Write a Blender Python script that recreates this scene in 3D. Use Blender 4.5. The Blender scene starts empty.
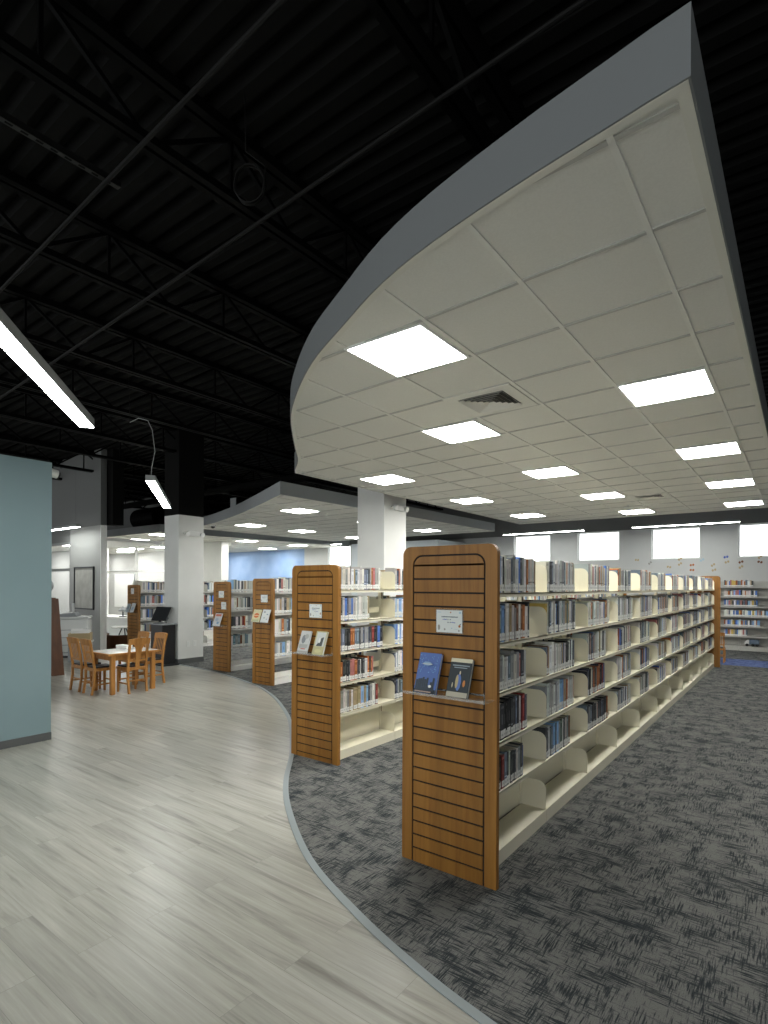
import bpy, bmesh, math, random
from mathutils import Vector, Matrix
R = random.Random(11)
C = bpy.context.scene.collection
PI = math.pi
H = 1.567
# ------------------------------------------------------------------ materials
def mat(name, col=(.5,.5,.5), rough=.6, metal=0., spec=.5, emit=None, es=0., alpha=1., trans=0.):
    m = bpy.data.materials.new(name); m.use_nodes = True
    b = m.node_tree.nodes['Principled BSDF']
    b.inputs['Base Color'].default_value = (*col, 1); b.inputs['Roughness'].default_value = rough
    b.inputs['Metallic'].default_value = metal; b.inputs['Specular IOR Level'].default_value = spec
    b.inputs['Alpha'].default_value = alpha; b.inputs['Transmission Weight'].default_value = trans
    if emit:
        b.inputs['Emission Color'].default_value = (*emit, 1); b.inputs['Emission Strength'].default_value = es
    return m
def nodes(m): return m.node_tree.nodes, m.node_tree.links, m.node_tree.nodes['Principled BSDF']
def ramp(N, L, src, stops):
    r = N.new('ShaderNodeValToRGB'); L.new(src, r.inputs[0])
    e = r.color_ramp.elements
    while len(e) < len(stops): e.new(.5)
    for k, (p, c) in enumerate(stops):
        e[k].position = p; e[k].color = (*c, 1) if len(c) == 3 else c
    return r
def mapped(N, L, scale, rot=(0,0,0), coord='Object'):
    t = N.new('ShaderNodeTexCoord'); mp = N.new('ShaderNodeMapping')
    mp.inputs['Scale'].default_value = scale; mp.inputs['Rotation'].default_value = rot
    L.new(t.outputs[coord], mp.inputs['Vector']); return mp.outputs[0]
def noise(N, L, vec, scale, detail=3, rough=.5, dist=0.):
    n = N.new('ShaderNodeTexNoise'); n.inputs['Scale'].default_value = scale
    n.inputs['Detail'].default_value = detail; n.inputs['Roughness'].default_value = rough
    n.inputs['Distortion'].default_value = dist
    L.new(vec, n.inputs['Vector']); return n.outputs['Fac']
def mixc(N, L, fac, a, b, mode='MIX'):
    x = N.new('ShaderNodeMix'); x.data_type = 'RGBA'; x.blend_type = mode
    for s, v in ((0, fac), (6, a), (7, b)):
        if hasattr(v, 'is_linked'): L.new(v, x.inputs[s])
        else: x.inputs[s].default_value = v if s == 0 else (*v, 1)
    return x.outputs[2]
def speckle(name, c1, c2, scale, rough=.7, detail=2):
    m = mat(name, c1, rough, spec=.2); N, L, b = nodes(m)
    f = noise(N, L, mapped(N, L, (1,1,1)), scale, detail)
    r = ramp(N, L, f, [(.35, c1), (.65, c2)]); L.new(r.outputs[0], b.inputs['Base Color']); return m
def oak(name, c1, c2, c3, axis='Z', rough=.45):
    m = mat(name, c1, rough, spec=.35); N, L, b = nodes(m)
    sc = {'Z': (26, 26, 1.6), 'X': (1.6, 26, 26), 'Y': (26, 1.6, 26)}[axis]
    v = mapped(N, L, sc)
    f = noise(N, L, v, 1.0, 6, .6, .6)
    g = noise(N, L, mapped(N, L, tuple(s*.12 for s in sc)), 1.6, 3, .5, 1.2)
    r = ramp(N, L, f, [(.3, c1), (.5, c2), (.72, c3)])
    r2 = ramp(N, L, g, [(.35, (.78,.78,.78)), (.65, (1.1,1.1,1.1))])
    o = mixc(N, L, 1., r.outputs[0], r2.outputs[0], 'MULTIPLY')
    L.new(o, b.inputs['Base Color']); return m
M = {}
M['oak'] = oak('oak_veneer', (.32,.15,.031), (.283,.128,.024), (.22,.092,.016))
M['oak_dark'] = oak('oak_brown_panel', (.105,.036,.009), (.09,.03,.007), (.07,.022,.005))
M['chair_wood'] = oak('honey_chair_wood', (.52,.25,.068), (.45,.205,.05), (.34,.145,.034))
M['groove'] = mat('groove_shadow', (.012,.008,.005), .8)
M['cream'] = mat('cream_enamel_steel', (.75,.715,.56), .42, spec=.4)
M['cream_far'] = mat('pale_enamel_steel', (.74,.74,.70), .45, spec=.4)
M['rust'] = mat('brown_post_slot', (.16,.055,.018), .7)
M['white'] = mat('white_paint', (.78,.79,.76), .6)
M['bright'] = mat('bright_white_paint', (.88,.89,.87), .6)
M['grey_paint'] = speckle('light_grey_wall_paint', (.53,.54,.525), (.55,.56,.545), 3)
M['col_paint'] = speckle('column_paint', (.70,.71,.68), (.73,.74,.71), 3)
M['upper_shade'] = mat('upper_wall_painted_shade', (.15,.155,.15), .8)  # upper walls coloured darker to stand in for light fading upwards
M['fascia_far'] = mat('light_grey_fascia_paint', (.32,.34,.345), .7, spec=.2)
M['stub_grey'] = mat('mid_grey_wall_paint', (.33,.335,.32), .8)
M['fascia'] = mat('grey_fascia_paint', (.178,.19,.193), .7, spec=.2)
M['blue_wall'] = speckle('blue_grey_wall_paint', (.205,.287,.305), (.215,.297,.315), 2, .75)
M['sky_wall'] = speckle('light_blue_wall_paint', (.24,.36,.58), (.32,.44,.64), 1.2)
M['base_dark'] = mat('dark_grey_vinyl_base', (.09,.095,.095), .55)
M['black'] = mat('black_ceiling_paint', (.005,.005,.0046), .8, spec=.1)
M['black_steel'] = mat('black_steel_paint', (.0013,.0013,.0013), .6, spec=.08)
M['conduit'] = mat('dark_conduit', (.006,.006,.0055), .6, spec=.15)
M['black_lam'] = mat('black_laminate', (.010,.010,.011), .45)
M['black_plastic'] = mat('black_plastic', (.02,.022,.024), .35)
M['charcoal'] = mat('charcoal_vinyl', (.018,.019,.022), .5)
M['tile'] = speckle('acoustic_tile', (.69,.69,.64), (.72,.72,.67), 90, .9)
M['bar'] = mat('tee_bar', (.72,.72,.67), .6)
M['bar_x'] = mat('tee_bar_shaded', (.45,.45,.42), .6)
M['trimw'] = mat('edge_moulding', (.66,.66,.59), .55)
M['led'] = mat('led_diffuser', (.9,.9,.9), .5, emit=(1,.99,.955), es=34.)
M['led_lin'] = mat('linear_led_diffuser', (.9,.9,.9), .5, emit=(.97,1,.97), es=34.)
M['led_wall'] = mat('wall_pendant_diffuser', (.9,.9,.9), .5, emit=(.97,1,.98), es=30.)
M['alu'] = mat('painted_aluminium', (.25,.26,.25), .5, .3)
M['steel'] = mat('brushed_steel', (.5,.5,.5), .35, .9)
M['pane'] = mat('daylight_window_pane', (.9,.9,.9), .3, emit=(.95,1,1), es=2.2)
M['glass'] = mat('partition_glass', (.95,.98,.98), .02, alpha=.06)
M['acrylic'] = mat('clear_acrylic', (.75,.8,.78), .08, alpha=.15)
M['paper'] = mat('white_paper', (.66,.69,.66), .7)
M['ink'] = mat('dark_teal_ink', (.06,.10,.12), .7)
M['ink_blue'] = mat('blue_ink', (.07,.12,.42), .7)
M['ink_light'] = mat('pale_blue_ink', (.35,.5,.58), .7)
M['ink_orange'] = mat('orange_ink', (.4,.13,.03), .7)
M['ink_grey'] = mat('grey_ink', (.3,.3,.27), .7)
M['ink_red'] = mat('red_ink', (.55,.07,.04), .7)
M['machine'] = mat('office_machine_white', (.72,.74,.72), .45)
M['machine_grey'] = mat('office_machine_grey', (.28,.30,.31), .45)
M['tan'] = mat('tan_cardboard', (.42,.33,.18), .8)
M['laminate'] = mat('pale_table_laminate', (.68,.68,.64), .22)
M['whiteboard'] = speckle('board_surface', (.36,.355,.32), (.44,.435,.40), 5)
M['rubber'] = mat('rubber', (.02,.02,.02), .8)
M['truck_blue'] = mat('toy_grey_blue', (.10,.14,.19), .5)
M['shelf_grey'] = mat('warm_grey_enamel_steel', (.42,.42,.385), .5)
M['block'] = mat('pale_blue_grey_paint', (.62,.68,.71), .7)
M['strip'] = mat('blue_grey_transition_strip', (.235,.27,.275), .5)
# books: colour held in a corner colour attribute
mb = mat('book_cover', rough=.55, spec=.3); N, L, b = nodes(mb)
a = N.new('ShaderNodeVertexColor'); a.layer_name = 'Col'; L.new(a.outputs[0], b.inputs['Base Color']); M['book'] = mb
# vinyl planks
m = mat('grey_wood_look_vinyl_plank', rough=.33, spec=.4); N, L, b = nodes(m)
v = mapped(N, L, (1,1,1))
bk = N.new('ShaderNodeTexBrick'); L.new(v, bk.inputs['Vector'])
bk.offset = .37; bk.offset_frequency = 2
for n_, v_ in (('Scale',1.),('Mortar Size',.0012),('Mortar Smooth',.3),('Bias',0.),('Brick Width',1.22),('Row Height',.155)):
    bk.inputs[n_].default_value = v_
bk.inputs['Color1'].default_value = (.82,.82,.82,1); bk.inputs['Color2'].default_value = (1.05,1.05,1.05,1); bk.inputs['Mortar'].default_value = (.62,.62,.62,1)
# break the grain from plank to plank with the plank's own tint
shift = N.new('ShaderNodeVectorMath'); shift.operation = 'MULTIPLY_ADD'
L.new(bk.outputs['Color'], shift.inputs[0]); shift.inputs[1].default_value = (31, 17, 5); L.new(v, shift.inputs[2])
mp = N.new('ShaderNodeMapping'); mp.inputs['Scale'].default_value = (1.1, 17, 1); L.new(shift.outputs[0], mp.inputs['Vector'])
f1 = noise(N, L, mp.outputs[0], 1.0, 5, .62, .5)
mp2 = N.new('ShaderNodeMapping'); mp2.inputs['Scale'].default_value = (2.5, 70, 1); L.new(shift.outputs[0], mp2.inputs['Vector'])
f2 = noise(N, L, mp2.outputs[0], 1.0, 3, .6, .2)
r1 = ramp(N, L, f1, [(.27, (.19,.187,.158)), (.45, (.335,.33,.283)), (.7, (.415,.41,.36))])
r2 = ramp(N, L, f2, [(.3, (.88,.88,.88)), (.7, (1.08,1.08,1.08))])
o = mixc(N, L, 1., r1.outputs[0], r2.outputs[0], 'MULTIPLY'); o = mixc(N, L, .8, o, bk.outputs['Color'], 'MULTIPLY')
L.new(o, b.inputs['Base Color']); M['lvt'] = m
# woven carpet tiles, quarter turned
def carpet(name, light, dark, mid):
    m = mat(name, light, .95, spec=.05); N, L, b = nodes(m)
    v = mapped(N, L, (1,1,1))
    def streak(sx, sy, px, k):
        mp = N.new('ShaderNodeMapping'); mp.inputs['Scale'].default_value = (sx, sy, 1); mp.inputs['Location'].default_value = (k, k*2, k); L.new(v, mp.inputs['Vector'])
        f = noise(N, L, mp.outputs[0], 1., 4, .68)
        mq = N.new('ShaderNodeMapping'); mq.inputs['Scale'].default_value = px; mq.inputs['Location'].default_value = (k*3, k, k); L.new(v, mq.inputs['Vector'])
        g = noise(N, L, mq.outputs[0], 1., 3, .6)
        ad = N.new('ShaderNodeMath'); ad.operation = 'MULTIPLY_ADD'; L.new(g, ad.inputs[0]); ad.inputs[1].default_value = .62; L.new(f, ad.inputs[2])
        return ad.outputs[0]
    a1, a2 = streak(10, 150, (5,10,1), 1.3), streak(150, 10, (10,5,1), 4.1)
    mx = N.new('ShaderNodeMath'); mx.operation = 'MAXIMUM'; L.new(a1, mx.inputs[0]); L.new(a2, mx.inputs[1])
    r = ramp(N, L, mx.outputs[0], [(.0, light), (.408, light), (.435, mid), (.47, dark)])
    # the ramp works on 0..1, so bring the sum down
    hf = N.new('ShaderNodeMath'); hf.operation = 'MULTIPLY'; hf.inputs[1].default_value = .5; L.new(mx.outputs[0], hf.inputs[0]); L.new(hf.outputs[0], r.inputs[0])
    fine = noise(N, L, v, 260, 1)
    r2 = ramp(N, L, fine, [(.3, (.8,.8,.8)), (.7, (1.15,1.15,1.15))])
    o = mixc(N, L, 1., r.outputs[0], r2.outputs[0], 'MULTIPLY'); L.new(o, b.inputs['Base Color']); return m
M['carpet'] = carpet('grey_woven_carpet', (.158,.158,.148), (.030,.036,.039), (.085,.089,.087))
M['carpet_blue'] = carpet('blue_woven_carpet', (.11,.145,.29), (.05,.07,.16), (.08,.11,.23))
# ------------------------------------------------------------------ mesh builder
class MB:
    def __init__(s): s.v = []; s.f = []; s.mi = []; s.col = []; s.ms = []
    def mid(s, m):
        if m not in s.ms: s.ms.append(m)
        return s.ms.index(m)
    def face(s, pts, m, col=None):
        i = len(s.v); s.v += [tuple(p) for p in pts]; s.f.append(tuple(range(i, i+len(pts)))); s.mi.append(s.mid(m)); s.col.append(col); return s
    def hexa(s, p, m, col=None, skip=()):
        i = len(s.v); s.v += [tuple(q) for q in p]
        for k, q in enumerate(((0,3,2,1),(4,5,6,7),(0,1,5,4),(1,2,6,5),(2,3,7,6),(3,0,4,7))):
            if k in skip: continue
            s.f.append(tuple(i+a for a in q)); s.mi.append(s.mid(m)); s.col.append(col)
        return s
    def box(s, x0, x1, y0, y1, z0, z1, m, col=None, skip=()):
        s.hexa([(x0,y0,z0),(x1,y0,z0),(x1,y1,z0),(x0,y1,z0),(x0,y0,z1),(x1,y0,z1),(x1,y1,z1),(x0,y1,z1)], m, col, skip); return s
    def prism(s, poly, a, b, m, axis='z', caps=(True, True)):
        def P(p, t): return (p[0], p[1], t) if axis == 'z' else ((p[0], t, p[1]) if axis == 'y' else (t, p[0], p[1]))
        n = len(poly); i = len(s.v); s.v += [P(p, a) for p in poly] + [P(p, b) for p in poly]; k = s.mid(m)
        for j in range(n):
            s.f.append((i+j, i+(j+1)%n, i+n+(j+1)%n, i+n+j)); s.mi.append(k); s.col.append(None)
        if caps[0]: s.f.append(tuple(i+j for j in reversed(range(n)))); s.mi.append(k); s.col.append(None)
        if caps[1]: s.f.append(tuple(i+n+j for j in range(n))); s.mi.append(k); s.col.append(None)
        return s
    def bar(s, p, q, w, h, m, up=(0,0,1)):
        p, q, up = Vector(p), Vector(q), Vector(up); d = (q-p).normalized(); a = d.cross(up)
        if a.length < 1e-4: a = d.cross(Vector((0,1,0)))
        a = a.normalized()*w/2; c = a.cross(d).normalized()*h/2
        s.hexa([p-a-c, p+a-c, q+a-c, q-a-c, p-a+c, p+a+c, q+a+c, q-a+c], m); return s
    def tube(s, pts, r, m, n=8, rr=None):
        pts = [Vector(p) for p in pts]; i = len(s.v); k = s.mid(m); prev = None
        for j, p in enumerate(pts):
            d = (pts[min(j+1, len(pts)-1)] - pts[max(j-1, 0)]).normalized()
            a = d.cross(Vector((0,0,1)))
            if a.length < .05: a = d.cross(Vector((0,1,0)))
            a.normalize(); b_ = d.cross(a).normalized()
            if prev and a.dot(prev) < 0: a = -a; b_ = -b_
            prev = a; q = rr[j] if rr else r
            s.v += [tuple(p + a*q*math.cos(2*PI*t/n) + b_*q*math.sin(2*PI*t/n)) for t in range(n)]
        for j in range(len(pts)-1):
            for t in range(n):
                s.f.append((i+j*n+t, i+j*n+(t+1)%n, i+(j+1)*n+(t+1)%n, i+(j+1)*n+t)); s.mi.append(k); s.col.append(None)
        s.f.append(tuple(i+t for t in reversed(range(n)))); s.mi.append(k); s.col.append(None)
        e = i+(len(pts)-1)*n; s.f.append(tuple(e+t for t in range(n))); s.mi.append(k); s.col.append(None)
        return s
    def lathe(s, prof, m, c=(0,0,0), n=20):
        i = len(s.v); k = s.mid(m)
        for r, z in prof: s.v += [(c[0]+r*math.cos(2*PI*t/n), c[1]+r*math.sin(2*PI*t/n), c[2]+z) for t in range(n)]
        for j in range(len(prof)-1):
            for t in range(n):
                s.f.append((i+j*n+t, i+j*n+(t+1)%n, i+(j+1)*n+(t+1)%n, i+(j+1)*n+t)); s.mi.append(k); s.col.append(None)
        s.f.append(tuple(i+t for t in reversed(range(n)))); s.mi.append(k); s.col.append(None)
        e = i+(len(prof)-1)*n; s.f.append(tuple(e+t for t in range(n))); s.mi.append(k); s.col.append(None)
        return s
    def build(s, name, parent=None, smooth=False, bevel=0, fix=True):
        me = bpy.data.meshes.new(name); me.from_pydata(s.v, [], s.f)
        for x in s.ms: me.materials.append(M[x] if isinstance(x, str) else x)
        me.polygons.foreach_set('material_index', s.mi)
        if any(c is not None for c in s.col):
            at = me.color_attributes.new('Col', 'FLOAT_COLOR', 'CORNER'); buf = []
            for f, c in zip(s.f, s.col):
                buf += list((*(c or (.5,.5,.5)), 1.)) * len(f)
            at.data.foreach_set('color', buf)
        if fix:
            bm = bmesh.new(); bm.from_mesh(me); bmesh.ops.recalc_face_normals(bm, faces=bm.faces); bm.to_mesh(me); bm.free()
        if smooth: me.polygons.foreach_set('use_smooth', [True]*len(me.polygons))
        me.update()
        o = bpy.data.objects.new(name, me); C.objects.link(o)
        if parent: o.parent = parent
        if bevel:
            bv = o.modifiers.new('bevel', 'BEVEL'); bv.width = bevel; bv.segments = 2; bv.limit_method = 'ANGLE'
        return o
def tag(o, label, cat, group=None, kind=None):
    o['label'] = label; o['category'] = cat
    if group: o['group'] = group
    if kind: o['kind'] = kind
    return o
def thing(name, label, cat, loc=(0,0,0), rz=0, group=None):
    o = bpy.data.objects.new(name, None); C.objects.link(o); o.location = loc; o.rotation_euler = (0,0,rz); o.empty_display_size = .1
    return tag(o, label, cat, group)
def struct(o): o['kind'] = 'structure'; return o
def dup(root, loc, rz, label, group=None, scale=None):
    r = root.copy(); C.objects.link(r); r.location = loc; r.rotation_euler = (0,0,rz); r['label'] = label
    if group: r['group'] = group
    if scale: r.scale = (scale,)*3
    for ch in list(root.children):
        c = ch.copy(); C.objects.link(c); c.parent = r
        for g in ch.children:
            d = g.copy(); C.objects.link(d); d.parent = c
    return r
def spline(P, k=6):
    P = [Vector((*p, 0)) for p in P]; Q = [P[0]*2-P[1]] + P + [P[-1]*2-P[-2]]; out = []
    for i in range(1, len(Q)-2):
        a, b_, c, d = Q[i-1:i+3]
        for t in range(k):
            t /= k
            p = .5*((2*b_)+(c-a)*t+(2*a-5*b_+4*c-d)*t*t+(3*b_-a-3*c+d)*t**3); out.append((p.x, p.y))
    out.append((P[-1].x, P[-1].y)); return out
ORD = ['zeroth','first','second','third','fourth','fifth','sixth','seventh','eighth','ninth','tenth','eleventh','twelfth','thirteenth','fourteenth','fifteenth','sixteenth','seventeenth','eighteenth','nineteenth','twentieth','twenty-first','twenty-second','twenty-third','twenty-fourth','twenty-fifth','twenty-sixth','twenty-seventh','twenty-eighth','twenty-ninth','thirtieth','thirty-first','thirty-second','thirty-third','thirty-fourth','thirty-fifth']
# ------------------------------------------------------------------ camera
F, CY, YAW, ROLL = 551.364, 585.933, .646213, .004434
cam = bpy.data.cameras.new('camera'); co = bpy.data.objects.new('camera', cam); C.objects.link(co)
cam.sensor_fit = 'VERTICAL'; cam.sensor_height = 36; cam.sensor_width = 27; cam.lens = F/1024*36
cam.shift_y = (CY-512)/1024; cam.clip_start = .05; cam.clip_end = 200
fw = Vector((-math.sin(YAW), math.cos(YAW), 0)); rt = Vector((math.cos(YAW), math.sin(YAW), 0)); up = Vector((0,0,1))
r2 = rt*math.cos(ROLL)+up*math.sin(ROLL); u2 = -rt*math.sin(ROLL)+up*math.cos(ROLL)
co.matrix_world = Matrix(((r2.x,u2.x,-fw.x,0),(r2.y,u2.y,-fw.y,0),(r2.z,u2.z,-fw.z,H),(0,0,0,1)))
bpy.context.scene.camera = co
def pj(x, y, z):
    d = Vector((x, y, z-H)); k = d.dot(fw)
    return 384+F*d.dot(r2)/k, CY-F*d.dot(u2)/k
# ------------------------------------------------------------------ floor, carpet, strip
XW, YB, DECK = -32., 16.55, 4.70
struct(MB().box(XW, 7, -4, 20, -.05, 0, 'lvt').build('floor'))
near = [(3.2,1.25),(1.6,1.42),(.4,1.6),(-.3,1.70),(-.906,1.808),(-1.231,1.883),(-1.666,2.022),(-2.24,2.268),(-2.853,2.684),(-3.285,3.062),(-3.727,3.538),(-4.2,3.99),(-4.726,4.456),(-5.185,4.797),(-5.84,5.225),(-6.543,5.589),(-7.021,5.762),(-7.588,5.923),(-8.259,6.071),(-8.815,6.164),(-9.337,6.209),(-9.80,6.24)]
cv = spline(near, 6)
m1 = MB(); poly = cv + [(-10.35,6.3),(-10.35,6.55),(-13.2,6.6),(-13.2,YB-.02),(6.9,YB-.02),(6.9,1.2)]
m1.prism(poly, .0005, .004, 'carpet'); o = m1.build('floor_carpet'); struct(o); o['label'] = 'grey woven carpet with a curved front edge'
m1 = MB()
off = []
for i, p in enumerate(cv):
    a, b_ = Vector(cv[max(i-1,0)]), Vector(cv[min(i+1,len(cv)-1)]); t = (b_-a).normalized(); off.append((p[0]+t.y*-.0, p[1], t))
W2 = .021
for i in range(len(cv)-1):
    (x0,y0,t0), (x1,y1,t1) = off[i], off[i+1]
    n0, n1 = Vector((-t0.y,t0.x))*W2, Vector((-t1.y,t1.x))*W2
    m1.hexa([(x0-n0.x,y0-n0.y,.0005),(x1-n1.x,y1-n1.y,.0005),(x1+n1.x,y1+n1.y,.0005),(x0+n0.x,y0+n0.y,.0005),(x0-n0.x,y0-n0.y,.006),(x1-n1.x,y1-n1.y,.006),(x1+n1.x,y1+n1.y,.006),(x0+n0.x,y0+n0.y,.006)], 'strip')
o = struct(m1.build('trim_1')); o['label'] = 'thin blue grey transition strip between plank floor and carpet'
o = struct(MB().box(-1.5, 5, 13.05, 14.2, .004, .008, 'carpet_blue').build('floor_blue_carpet'))
# ------------------------------------------------------------------ walls
# back wall with nine high windows
wx = [-1.257-2.012*k for k in (0,1,2,3,7)]
m1 = MB(); z0, z1, WW = 2.33, 3.175, 1.18
xs = sorted(wx); cur = -16.7
def backwall(mb, xa, xb, m, wins):
    x = xa
    for w in wins:
        mb.box(x, w, YB, YB+.25, z0, z1, m); x = w+WW
    mb.box(x, xb, YB, YB+.25, z0, z1, m)
    mb.box(xa, xb, YB, YB+.25, 0, z0, m); mb.box(xa, xb, YB, YB+.25, z1, DECK, 'upper_shade')
backwall(m1, -16.7, 7, 'grey_paint', xs); struct(m1.build('wall_back'))
m1 = MB(); m1.box(XW, -16.7, YB, YB+.25, 0, DECK, 'sky_wall'); struct(m1.build('wall_back_blue'))
for i, w in enumerate(wx):
    m1 = MB()
    for q in ((w,w+.04,z0,z1),(w+WW-.04,w+WW,z0,z1),(w+.04,w+WW-.04,z0,z0+.04),(w+.04,w+WW-.04,z1-.04,z1)):
        m1.box(q[0],q[1],YB+.08,YB+.14,q[2],q[3],'bright')
    fr = struct(m1.build('window_%d' % (i+1)))
    MB().box(w+.04,w+WW-.04,YB+.10,YB+.12,z0+.04,z1-.04,'pane').build('pane', fr)
# blue wall in the left foreground
struct(MB().box(-6.35,-6.05,-4,2.43,0,2.80,'blue_wall').build('wall_left'))
o = struct(MB().box(-6.05,-6.037,-4,2.43,0,.075,'base_dark').build('baseboard_left'))
# stub wall with a glazed opening, far left
m1 = MB(); m1.box(-14.38,-12.85,6.2,6.34,0,2.94,'stub_grey'); m1.box(-14.38,-12.85,6.2,6.34,2.94,DECK,'upper_shade'); m1.box(-18,-14.38,6.2,6.34,2.62,DECK,'upper_shade'); m1.box(-18,-16.5,6.2,6.34,0,2.62,'grey_paint')
m1.box(-12.85,-12.835,6.2,6.34,0,2.94,'bright'); struct(m1.build('wall_far_left'))  # whiter end face: the light falling on it is put into the colour
MBx = MB()
for q in ((-14.44,-14.38,0,2.62),(-16.5,-16.44,0,2.62),(-16.44,-14.44,1.90,1.97),(-16.44,-14.44,2.56,2.62),(-16.44,-14.44,0,.06)):
    MBx.box(q[0],q[1],6.21,6.31,q[2],q[3],'alu')
fr = struct(MBx.build('window_9')); MB().box(-16.44,-14.44,6.25,6.26,.06,2.56,'glass').build('pane', fr)
struct(MB().box(-12.95,-12.62,6.36,6.62,2.95,DECK,'black').build('column_upper_black'))
# glazed partition under the far ceiling cloud
PY = 10.75
m1 = MB(); m1.box(-24.2,-16.2,PY,PY+.15,3.11,DECK,'upper_shade'); m1.box(-16.35,-16.2,PY,PY+.15,0,3.11,'grey_paint'); struct(m1.build('wall_partition'))
MBx = MB()
for x in (-24.1,-21.9,-19.72,-17.55,-16.41): MBx.box(x,x+.06,PY+.03,PY+.11,0,3.11,'bright')
for z in (0,2.04,3.05): MBx.box(-24.1,-16.35,PY+.04,PY+.10,z,z+.06,'bright')
fr = struct(MBx.build('window_10')); MB().box(-24.04,-16.41,PY+.065,PY+.075,.06,3.05,'glass').build('pane', fr)
o = struct(MB().box(-27,-19.6,8.55,8.7,0,3.0,'grey_paint').build('wall_small_office'))
o = struct(MB().box(-27,-14.45,6.36,8.7,2.72,2.80,'bright').build('ceiling_small_office'))
struct(MB().box(-31.5,-21.6,14.2,14.35,0,DECK,'grey_paint').build('wall_office_back'))
struct(MB().box(XW,XW+.2,-4,20,0,DECK,'grey_paint').build('wall_far_end'))
struct(MB().box(7,7.2,-4,20,0,DECK,'grey_paint').build('wall_right_light_block'))  # unseen wall, added to keep world light off the back wall and deck
struct(MB().box(-12.6,-9.05,14.8,YB,0,3.03,'block').build('wall_room_block'))
struct(MB().box(-18.6,-16.2,12.0,12.3,0,3.11,'col_paint').build('wall_stub'))
# columns
def column(name, x0,x1,y0,y1, zp, base=True):
    m1 = MB().box(x0,x1,y0,y1,0,zp,'col_paint')
    if zp < DECK: m1.box(x0,x1,y0,y1,zp,DECK,'black')
    o = struct(m1.build(name))
    if base:
        MB().box(x0-.012,x1+.012,y0-.012,y1+.012,.004,.10,'base_dark').build('column_base', o)
    return o
column('column_near', -6.62,-6.0,7.95,8.64, DECK)
column('column_far', -10.30,-9.80,6.25,6.82, 2.96)
# outlets on the far column
for k, (y, lb) in enumerate(((6.47,'white outlet plate on the far white column, left one'),(6.62,'white outlet plate on the far white column, right one'))):
    t = thing('wall_outlet', lb, 'outlet', (-9.80,y,.39), 0, 'outlets on the white column')
    MB().box(0,.008,-.038,.038,-.06,.06,'white').build('plate', t, bevel=.003); MB().box(.008,.010,-.017,.017,-.035,.035,'machine').build('socket', t)
# ------------------------------------------------------------------ roof deck and joists
m1 = MB(); y = -4.; k = 0; prof = []
while y < 20:
    prof += [(y, DECK+.075), (y+.03, DECK), (y+.12, DECK), (y+.15, DECK+.075)]; y += .2
for (a, za), (b_, zb) in zip(prof[:-1], prof[1:]):
    m1.face([(XW,a,za),(7,a,za),(7,b_,zb),(XW,b_,zb)], 'black')
struct(m1.build('ceiling', fix=False))
def joist(x, lab):
    t = thing('steel_joist', lab, 'roof joist', (x,8,4.2), 0, 'open-web roof joists')
    MB().box(-.07,-.012,-11,8.5,.43,.50,'black_steel').box(.012,.07,-11,8.5,.43,.50,'black_steel').build('top_chord', t)
    MB().box(-.06,-.012,-11,8.5,0,.05,'black_steel').box(.012,.06,-11,8.5,0,.05,'black_steel').build('bottom_chord', t)
    w = MB(); y = -11
    while y < 7.4:
        w.bar((0,y,.03),(0,y+.6,.45),.028,.028,'black_steel'); w.bar((0,y+.6,.45),(0,y+1.2,.03),.028,.028,'black_steel'); w.bar((0,y+.6,.03),(0,y+.6,.45),.022,.022,'black_steel'); y += 1.2
    w.build('web', t)
names = ['over the right aisle','above the big ceiling cloud tip','passing just left of the cable coil','above the near linear pendant','over the blue wall end','second beyond the blue wall','third beyond the blue wall','fourth beyond the blue wall','fifth beyond the blue wall','sixth beyond the blue wall','seventh beyond the blue wall','eighth beyond the blue wall']
for i, x in enumerate((.15,-1.52,-3.15,-4.85,-6.65,-8.3,-9.95,-11.6,-13.25,-14.9,-16.55,-18.2)):
    joist(x, 'black open-web steel roof joist ' + names[i])
# conduits, strut, coil, duct
tag(MB().tube([(-7.5,1.92,4.16),(-3.15,1.73,4.16),(2,1.5,4.16)], .014,'conduit',8).build('conduit_pipe'), 'thin dark conduit crossing under the joists nearest the camera', 'conduit')
tag(MB().tube([(-9,2.90,4.15),(-4.9,2.69,4.15),(-.9,2.47,4.15),(3,2.3,4.15)], .014,'conduit',8).build('conduit_pipe'), 'dark conduit running above the large ceiling cloud tip beside the coil', 'conduit')
tag(MB().tube([(-18,9.1,4.08),(-4,8.95,4.08)], .09,'black',12).build('duct_pipe'), 'wide black duct crossing behind the large ceiling cloud', 'duct'); _d = C.objects[-1] if False else bpy.data.objects['duct_pipe']
for x in (-16,-12.4,-8.7,-5.2): MB().box(x-.01,x+.01,9.02-.003,9.02+.003,4.12,4.71,'black_steel').build('hanger_strap', _d)
M['strut'] = mat('dull_strut_steel', (.013,.013,.012), .6); s1 = MB(); s1.box(-.022,.022,-1.6,.55,0,.004,'strut'); s1.box(-.022,-.018,-1.6,.55,0,.04,'conduit'); s1.box(.018,.022,-1.6,.55,0,.04,'conduit')
for k in range(26): s1.box(-.008,.008,-1.55+k*.08,-1.51+k*.08,-.0012,-.0002,'black_steel')
o = s1.build('strut_channel'); o.location = (-3.6,1.3,4.185); tag(o, 'short perforated strut channel hanging under the black deck', 'strut')
cp = []
for k in range(60):
    a = k/60*2*PI*3.0; cp.append((.10*math.cos(a)+.004*math.sin(7*a), .02*math.sin(a*.37), .115*math.sin(a)))
o = MB().tube(cp + [(.10,.02,.12),(-.02,.0,.2),(-.02,0,.54)], .006,'conduit',6).build('cable_coil', smooth=True); o.location = (-2.84,2.31,4.15); o.rotation_euler = (.1,0,.6)
tag(o, 'coiled black cable hanging from the roof joist', 'cable')
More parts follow.
